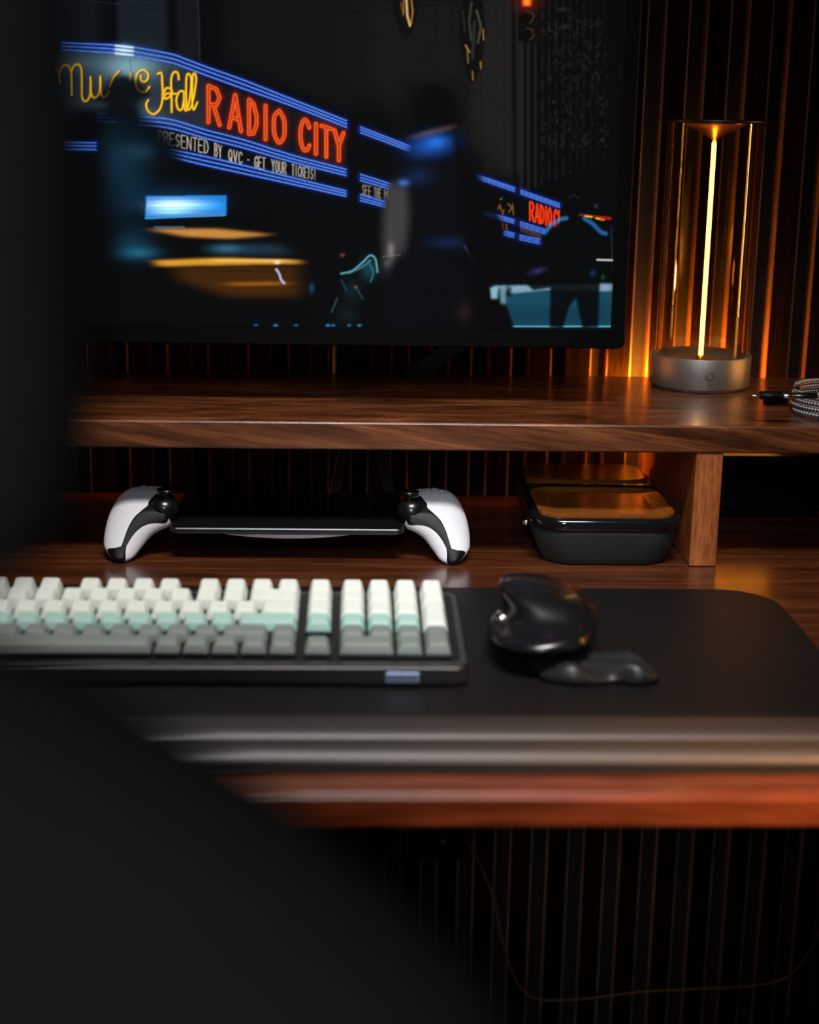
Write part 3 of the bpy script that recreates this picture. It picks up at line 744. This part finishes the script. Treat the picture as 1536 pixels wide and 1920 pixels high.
# stroke letters
G = {'A': [[(0, 0), (.5, 1), (1, 0)], [(.2, .32), (.8, .32)]], 'B': [[(0, 0), (0, 1), (.7, .97), (.85, .78), (.6, .54), (0, .52)], [(.6, .54), (.95, .28), (.7, .03), (0, 0)]], 'C': [[(1, .8), (.75, .97), (.4, .98), (.08, .7), (.05, .3), (.35, .02), (.75, .03), (1, .2)]],
 'D': [[(0, 0), (0, 1), (.55, .93), (.95, .6), (.95, .35), (.55, .05), (0, 0)]], 'E': [[(1, 1), (0, 1), (0, 0), (1, 0)], [(0, .52), (.8, .52)]], 'G': [[(1, .8), (.6, 1), (.1, .75), (.05, .25), (.5, 0), (1, .15), (1, .45), (.6, .45)]], 'I': [[(.5, 0), (.5, 1)]],
 'K': [[(0, 0), (0, 1)], [(1, 1), (0, .42)], [(.3, .55), (1, 0)]], 'N': [[(0, 0), (0, 1), (1, 0), (1, 1)]], 'O': [[(.5, 1), (.1, .8), (.02, .5), (.1, .2), (.5, 0), (.9, .2), (.98, .5), (.9, .8), (.5, 1)]], 'P': [[(0, 0), (0, 1), (.7, .98), (1, .78), (.7, .52), (0, .5)]],
 'Q': [[(.5, 1), (.1, .8), (.02, .5), (.1, .2), (.5, 0), (.9, .2), (.98, .5), (.9, .8), (.5, 1)], [(.6, .3), (1, -.05)]], 'R': [[(0, 0), (0, 1), (.7, .98), (1, .77), (.7, .53), (0, .5)], [(.45, .5), (1, 0)]], 'S': [[(.95, .85), (.5, 1), (.1, .8), (.2, .57), (.8, .42), (.92, .2), (.5, 0), (.05, .14)]],
 'T': [[(.5, 0), (.5, 1)], [(0, 1), (1, 1)]], 'U': [[(0, 1), (0, .25), (.5, 0), (1, .25), (1, 1)]], 'V': [[(0, 1), (.5, 0), (1, 1)]], 'Y': [[(0, 1), (.5, .5), (1, 1)], [(.5, .5), (.5, 0)]], 'H': [[(0, 0), (0, 1)], [(1, 0), (1, 1)], [(0, .5), (1, .5)]], 'M': [[(0, 0), (0, 1), (.5, .4), (1, 1), (1, 0)]], '-': [[(0, .5), (1, .5)]], '!': [[(.5, 1), (.5, .3)], [(.5, .1), (.5, 0)]]}
def glyph(ch_, x0, x1, top, bot):
    return [[(x0+(x1-x0)*u, top(x0+(x1-x0)*u)*v+bot(x0+(x1-x0)*u)*(1-v)) for u, v in st] for st in G[ch_]]
itp = lambda X, Y_: (lambda x_: float(np.interp(x_, X, Y_)))
top = itp([388, 428, 464, 510, 561, 592, 645], [160, 174, 186, 203, 221, 232, 250]); bot = itp([388, 430, 464, 498, 530, 570, 602, 645], [228, 239, 250, 261, 269, 281, 291, 303])
for ch_, x0, x1 in (('R', 391, 412), ('A', 430, 452), ('D', 467, 482), ('I', 494, 502), ('O', 513, 534), ('C', 563, 580), ('I', 588, 597), ('T', 603, 621), ('Y', 627, 644)):
    for st in glyph(ch_, x0, x1, top, bot):
        P = sm(st, 4) if ch_ in 'OC' else st
        glow(P, 8, (150, 26, 6), .28)
for ch_, x0, x1 in (('R', 391, 412), ('A', 430, 452), ('D', 467, 482), ('I', 494, 502), ('O', 513, 534), ('C', 563, 580), ('I', 588, 597), ('T', 603, 621), ('Y', 627, 644)):
    gs = [sm(st, 4) if ch_ in 'OC' else st for st in glyph(ch_, x0, x1, top, bot)]
    for P in gs: line(P, 8.6, (225, 50, 8), 1, 1.2)
    for P in gs: line(P, 6.0, (255, 112, 40), 1, 1.2)
    for P in gs: line(P, 2.6, (175, 26, 4), 1, 1.4)
top2 = itp([990, 1050], [377, 396]); bot2 = itp([990, 1050], [412, 429])
for ch_, x0, x1 in (('R', 994, 1001), ('A', 1004, 1011), ('D', 1014, 1020), ('I', 1022, 1026), ('O', 1028, 1034), ('C', 1039, 1045), ('I', 1046, 1050)):
    for st in glyph(ch_, x0, x1, top2, bot2): line(st, 3.2, (255, 62, 18), .95, 1.4)
t3 = itp([295, 392, 428, 476, 509, 547, 594], [244, 264, 279, 292, 298.5, 308, 318]); b3 = itp([295, 392, 428, 476, 509, 547, 594], [266, 289, 301, 313, 322, 329, 337])
words = [('PRESENTED', 296, 393), ('BY', 402, 417), ('QVC', 428, 456), ('-', 464, 468), ('GET', 477, 499), ('YOUR', 509, 538), ('TICKETS!', 547, 594)]
for w_, x0, x1 in words:
    n = len(w_); p = (x1-x0)/n
    for i, ch_ in enumerate(w_):
        a = x0+i*p+.1*p; c_ = a+p*.68; f = .35+.65*min(1, (a-290)/70); f *= 1-.45*max(0, (a-470)/130)
        for st in glyph(ch_, a, c_, t3, b3): line(st, 1.45, (205, 196, 178), f, 1.2)
t4 = itp([679, 735], [346, 359]); b4 = itp([679, 735], [365, 376])
for w_, x0, x1 in (('SEE', 679, 697), ('THE', 701, 716), ('MU', 721, 736)):
    p = (x1-x0)/len(w_)
    for i, ch_ in enumerate(w_):
        for st in glyph(ch_, x0+i*p+.4, x0+i*p+p*.75, t4, b4): line(st, 1.4, (165, 145, 118), .8, 1.1)
t5 = itp([976, 1015], [424, 440]); b5 = itp([976, 1015], [433, 449])
for x_ in range(977, 1014, 4): line([(x_, t5(x_)), (x_+.5, b5(x_))], 1.6, (120, 92, 50), .6, 1.2)
for P in ([(938, 374), (941, 372)], [(934, 392), (937, 384), (941, 396)], [(945, 394), (943, 402)], [(953, 382), (960, 390), (954, 398)], [(961, 383), (963, 402)], [(942, 418), (944, 428)], [(949, 420), (951, 430)]): line(P, 2, (150, 104, 44), .75, 1.6)
blob(894, 341, 2, 2, (230, 50, 20), 1); blob(886, 341, 3, 2, (120, 24, 12), .8)
# yellow script
Q = lambda L: [(80+a/2.477, 70+b_/2.477) for a, b_ in L]
YL = [([(18, 128), (40, 121), (62, 136), (78, 168), (84, 215)], .55), ([(84, 160), (92, 138), (112, 128), (130, 146), (136, 190), (137, 268)], .75),
 ([(136, 160), (146, 134), (166, 126), (181, 148), (183, 220), (185, 280), (200, 297), (218, 278), (224, 230), (223, 185)], 1), ([(223, 220), (226, 262), (242, 281), (260, 266), (268, 235), (268, 182), (270, 245), (278, 276), (293, 274), (308, 252)], 1),
 ([(312, 228), (330, 185), (356, 156)], .7), ([(408, 165), (407, 200)], .5), ([(455, 178), (458, 200), (474, 206), (489, 190), (487, 165), (465, 151), (441, 165), (432, 197), (437, 230), (455, 252), (478, 252), (496, 230)], 1),
 ([(534, 170), (551, 166), (556, 210), (557, 280), (546, 330), (517, 357), (490, 342), (481, 312), (490, 292)], 1), ([(600, 347), (598, 250), (597, 195), (609, 162), (627, 166), (633, 196)], 1), ([(557, 268), (575, 236), (600, 245), (592, 275), (568, 285), (572, 262), (600, 262), (628, 262)], 1),
 ([(657, 252), (636, 252), (621, 288), (628, 330), (645, 336), (655, 300), (657, 252), (657, 318), (666, 340), (678, 310), (688, 250), (690, 190), (679, 170), (668, 188), (667, 300), (674, 336), (690, 322), (705, 260), (713, 190), (704, 168), (696, 190), (695, 300), (702, 336), (718, 302)], 1)]
for L_, k in YL: line([(a+2, b_+1.5) for a, b_ in sm(Q(L_), 6)], 6, (14, 14, 12), .55, 3)
for L_, k in YL:
    P = sm(Q(L_), 6); glow(P, 4, (120, 80, 4), .22*k); line(P, 4.0, (214, 132, 8), k, 1.2); line(P, 2.5, (255, 216, 40), k, 1.2)
# left figure and blurred teal street
poly([(205, 150), (225, 138), (262, 150), (285, 178), (262, 190), (262, 225), (200, 222), (196, 190), (170, 192)], (8, 11, 14), .96, 7, 3)
poly([(100, 205), (250, 200), (330, 260), (345, 300), (320, 340), (262, 300), (100, 270)], (6, 8, 10), .95, 9, 6)
blob(240, 330, 42, 75, (10, 46, 68), .6); blob(212, 290, 24, 46, (16, 44, 58), .4); blob(262, 285, 34, 16, (30, 70, 96), .35)
poly([(-10, 200), (118, 196), (128, 300), (185, 300), (196, 640), (-10, 640)], (9, 10, 11), .97, 12, 12)
for Y_ in ((266.5, 268), (273, 274), (279.5, 280.5)): neon([122, 180], Y_)
poly([(288, 278), (322, 272), (326, 345), (300, 350)], (8, 12, 15), .7, 8, 8)
blob(250, 460, 32, 26, (14, 60, 84), .6); blob(262, 474, 30, 10, (36, 120, 150), .5); blob(330, 375, 70, 22, (6, 60, 100), .5)
# lit taxi roof sign, streaks
poly([(274, 368), (424, 366), (425, 403), (272, 411)], (30, 130, 215), 1, 1.2, .8)
keep = IMG.copy()
blob(325, 384, 44, 9, (225, 255, 255), 1.2); blob(320, 397, 36, 6, (150, 225, 250), .8); blob(380, 386, 34, 10, (40, 150, 225), .7)
inside = ((XX > 273.5-(YY-411)*.05) & (XX < 425) & (YY > 367) & (YY < 411-(XX-272)*.052))[..., None]; IMG = np.where(inside, IMG, keep+(IMG-keep)*.06)
for y_ in (374, 380, 389, 395): line([(276, y_+1), (423, y_-2)], 1.6, (20, 120, 200), .45, 1.6)
line([(274, 403.5), (420, 401)], 1.8, (150, 120, 130), .7, 1.5); line([(273, 409.5), (422, 404)], 2, (60, 170, 235), .9, 1.3)
line([(290, 426), (345, 426)], 2, (60, 130, 170), .8, 3)
poly([(285, 430), (400, 429), (505, 440), (430, 447), (350, 443)], (205, 140, 66), .95, 10, 2.2)
poly([(400, 460), (520, 458), (545, 478), (400, 478)], (28, 50, 66), .95, 14, 4); blob(425, 466, 26, 7, (50, 110, 130), .6)
poly([(292, 489), (420, 484), (560, 489), (560, 494), (420, 497), (300, 499)], (226, 158, 44), 1, 9, 2)
poly([(400, 486), (540, 487), (540, 492), (400, 490)], (255, 200, 110), .7, 10, 1.2)
poly([(330, 500), (555, 498), (560, 556), (430, 556), (340, 525)], (66, 38, 10), .95, 14, 5)
line([(400, 508), (535, 510)], 2, (20, 8, 8), .7, 3); poly([(430, 530), (535, 528), (535, 534), (430, 536)], (160, 96, 20), .85, 14, 2)
line(sm([(518, 505), (524, 514), (527, 524), (533, 531)]), 4, (190, 190, 225), .95, 2.4); blob(520, 492, 5, 3, (255, 220, 190), .8)
for x_, k in ((480, .4), (517, 1), (555, .4), (615, 1), (625, .7), (655, .6), (674, .9)): blob(x_, 610, 3.2, 2, (30, 140, 220), k)
# cyclist
for P, c, k in ((sm([(640, 513), (660, 508), (680, 492), (694, 479), (704, 486), (708, 510)]), (110, 190, 200), .8), (sm([(655, 512), (680, 500), (695, 488)]), (70, 140, 150), .8), (sm([(690, 490), (700, 510), (695, 528)]), (50, 120, 140), .7), ([(632, 560), (622, 585)], (60, 90, 100), .6), ([(668, 540), (680, 560)], (40, 100, 110), .4), ([(640, 525), (650, 545)], (30, 80, 100), .6)):
    line(P, 2.6, c, k, 3)
blob(692, 505, 14, 17, (22, 62, 74), .9); blob(660, 545, 16, 22, (16, 30, 36), .8); blob(642, 478, 4, 3, (120, 90, 80), .6); blob(585, 540, 4, 8, (20, 70, 110), .8); blob(667, 538, 2.5, 2, (150, 110, 40), .7); blob(650, 590, 18, 14, (12, 26, 32), .8)
# middle figure
poly([(770, 200), (790, 160), (830, 158), (856, 190), (860, 240), (775, 262)], (7, 7, 8), .95, 8, 6)
poly([(735, 330), (780, 250), (860, 236), (905, 300), (900, 600), (720, 620), (712, 420)], (9, 10, 14), .98, 5, 4)
poly([(760, 262), (800, 246), (858, 234), (848, 240), (810, 252)], (120, 92, 86), .45, 6, 2.5)
blob(808, 272, 34, 17, (24, 84, 178), .95, -8); blob(820, 265, 18, 10, (40, 110, 210), .5); blob(785, 330, 26, 16, (14, 36, 76), .7)
blob(757, 343, 9, 6, (46, 120, 210), .8)
poly([(728, 352), (760, 344), (766, 400), (758, 470), (736, 480), (722, 520), (720, 420)], (84, 80, 82), .6, 7, 9)
blob(733, 470, 6, 14, (150, 144, 142), .5); blob(727, 494, 7, 7, (80, 80, 84), .5); line([(718, 481), (750, 478)], 1.6, (130, 120, 116), .6, 2)
blob(840, 455, 34, 10, (10, 30, 62), .9); line(sm([(872, 462), (882, 480), (888, 494)]), 3, (70, 84, 150), .6, 4); blob(872, 585, 14, 18, (44, 28, 28), .5)
poly([(850, 236), (885, 330), (915, 360), (945, 420), (950, 620), (890, 620)], (7, 7, 9), .96, 4, 4)
# truck and right figure
poly([(925, 536), (1148, 532), (1146, 612), (960, 612)], (24, 76, 98), .92, 2, 2)
poly([(940, 572), (1060, 578), (1148, 560), (1148, 608), (960, 609)], (16, 52, 72), .6, 10, 6)
poly([(930, 537), (1030, 534), (1148, 532), (1148, 546), (1030, 543), (960, 550)], (140, 176, 200), .8, 5, 1.6)
poly([(920, 540), (934, 536), (932, 560), (922, 560)], (150, 200, 214), .8, 1.6, 1.6); poly([(938, 538), (950, 536), (948, 572), (940, 572)], (110, 150, 165), .8, 1.6, 2)
line([(962, 612), (1146, 612)], 2.6, (90, 190, 215), .9, 1.6)
poly([(918, 565), (950, 570), (965, 614), (915, 618)], (7, 7, 9), .97, 2, 2); poly([(950, 535), (960, 540), (958, 556), (948, 556)], (8, 8, 10), .9, 2, 2)
poly([(1022, 440), (1052, 412), (1060, 380), (1075, 370), (1092, 382), (1098, 410), (1122, 432), (1126, 520), (1122, 614), (1092, 616), (1080, 560), (1068, 575), (1056, 616), (1030, 614), (1032, 540), (1000, 545), (985, 530), (1020, 510)], (7, 8, 10), .98, 1.8, 1.8)
line(sm([(1022, 436), (1034, 422), (1050, 412), (1062, 409)]), 6, (44, 120, 185), .8, 5); line(sm([(1096, 410), (1112, 420), (1126, 434), (1136, 438)]), 6, (36, 110, 175), .8, 5)
line(sm([(1066, 372), (1076, 366), (1086, 372)]), 1.6, (70, 50, 30), .5, 2)
line([(1088, 403), (1145, 409)], 3, (170, 40, 16), .8, 3); line([(1098, 405), (1110, 407)], 3, (255, 190, 50), .9, 2); line([(1118, 409), (1132, 412)], 3, (255, 210, 60), .8, 2); line([(1128, 410), (1144, 410)], 4, (190, 20, 30), .8, 2); blob(1118, 386, 3, 3, (80, 76, 70), .5)
line([(1120, 487), (1148, 488)], 3, (215, 205, 195), .9, 1.8); line([(1146, 425), (1148, 485)], 2, (34, 50, 62), .8, 2)
blob(1008, 508, 14, 5, (52, 44, 92), .8, -14); blob(1131, 520, 3, 4, (10, 90, 60), .6); blob(1112, 512, 5, 6, (20, 50, 80), .7)
IMG = np.clip(IMG, 0, 4)

# ------------------------------------------------------------------ monitor: body and screen
MYF = 1.330
mon = empty('monitor', (-.08, 1.36, SZ))
ML, MR, MB_, MT = -.385, .2356, .1752, .1752+.375
bm = bmesh.new()
def mring2(ins, y, r=.007): 
    return [((ML+MR)/2+x_, y, (MB_+MT)/2+z_) for x_, z_ in rrect((MR-ML)/2-ins, (MT-MB_)/2-ins, r, 8)]
loft(bm, [mring2(.0012, MYF), mring2(0, MYF+.001), mring2(0, MYF+.016), mring2(.002, MYF+.019), mring2(.06, MYF+.034)])
bobj('housing', bm, 'bezel', mon)
sxL, sxR, szB, szT = ML+.013, .2226, .1905, MT-.013
fine = .00062
zt = CP.z+.09
xs = np.concatenate([np.linspace(sxL, -.30, 12)[:-1], np.arange(-.30, sxR, fine), [sxR]])
zs = np.concatenate([np.arange(szB, .462, fine), np.linspace(.4625, szT, 12)])
nx, nz = len(xs), len(zs)
gx, gz = np.meshgrid(xs, zs); P3 = np.stack([gx.ravel(), np.full(gx.size, MYF-.0004), gz.ravel()], 1)
# where each point of the picture lies on the screen (fixed perspective of the pictured street)
d = P3-np.array(CP); zc = d@np.array(fw); u = 768+FPX*(d@np.array(rt))/zc-PX0; v = 960-FPX*(d@np.array(up))/zc-PY0
u = np.clip(u, 0, PW-1.01); v = np.clip(v, 0, PH-1.01); ui, vi = u.astype(int), v.astype(int); fu, fv = (u-ui)[:, None], (v-vi)[:, None]
colr = (IMG[vi, ui]*(1-fu)+IMG[vi, ui+1]*fu)*(1-fv)+(IMG[vi+1, ui]*(1-fu)+IMG[vi+1, ui+1]*fu)*fv
me = bpy.data.meshes.new('screen'); me.vertices.add(nx*nz); me.vertices.foreach_set('co', P3.astype(np.float32).ravel())
i0 = (np.arange(nz-1)[:, None]*nx+np.arange(nx-1)[None, :]).ravel(); q = np.stack([i0, i0+1, i0+nx+1, i0+nx], 1)
me.loops.add(q.size); me.loops.foreach_set('vertex_index', q.ravel().astype(np.int32))
me.polygons.add(len(q)); me.polygons.foreach_set('loop_start', (np.arange(len(q))*4).astype(np.int32)); me.update(calc_edges=True)
ca = me.color_attributes.new('picture', 'FLOAT_COLOR', 'POINT')
ca.data.foreach_set('color', np.concatenate([colr, np.ones((len(colr), 1))], 1).astype(np.float32).ravel())
link('screen', me, 'screen', mon)
# stand: bracket behind the panel, slanting arms, and feet behind the shelf
boxobj('mount_plate', (-.05, .05, MYF+.034, MYF+.040, .28, .38), 'stand', mon, .002)
boxobj('mount_neck', (-.02, .02, MYF+.040, 1.50, .30, .34), 'stand', mon, .004)
def bar(name, P, w, t=.006):
    P = [Vector(p) for p in P]; bm = bmesh.new(); rings = []
    for i, p in enumerate(P):
        dr = (P[min(i+1, len(P)-1)]-P[max(i-1, 0)]).normalized(); s = Vector((-dr.z, 0, dr.x)).normalized()*w/2; y = Vector((0, t/2, 0))
        rings.append([p+s+y, p+s-y, p-s-y, p-s+y])
    loft(bm, rings); return bobj(name, bm, 'stand', mon)
bar('stand_arm', [(.125, 1.515, .175), (.095, 1.515, .145), (.050, 1.515, .115), (.020, 1.515, .09)], .016)
bar('stand_arm', catmull([(.03, 1.512, .170), (.008, 1.512, .147), (-.004, 1.512, .128), (-.004, 1.512, .09), (-.008, 1.512, .045), (-.020, 1.512, -.01), (-.024, 1.512, -.04)], 5), .010)
bar('stand_leg', [(.02, 1.519, .10), (.028, 1.519, .04), (.048, 1.519, -.04)], .010)
boxobj('stand_post', (-.02, .02, 1.508, 1.520, .10, .36), 'bezel', mon, .003)
boxobj('stand_clamp', (-.03, .06, 1.508, 1.522, -.06, -.022), 'stand', mon, .003)
setorigin(mon)
tag(mon, 'large black monitor above the shelf showing a neon-lit city street at night', 'monitor')
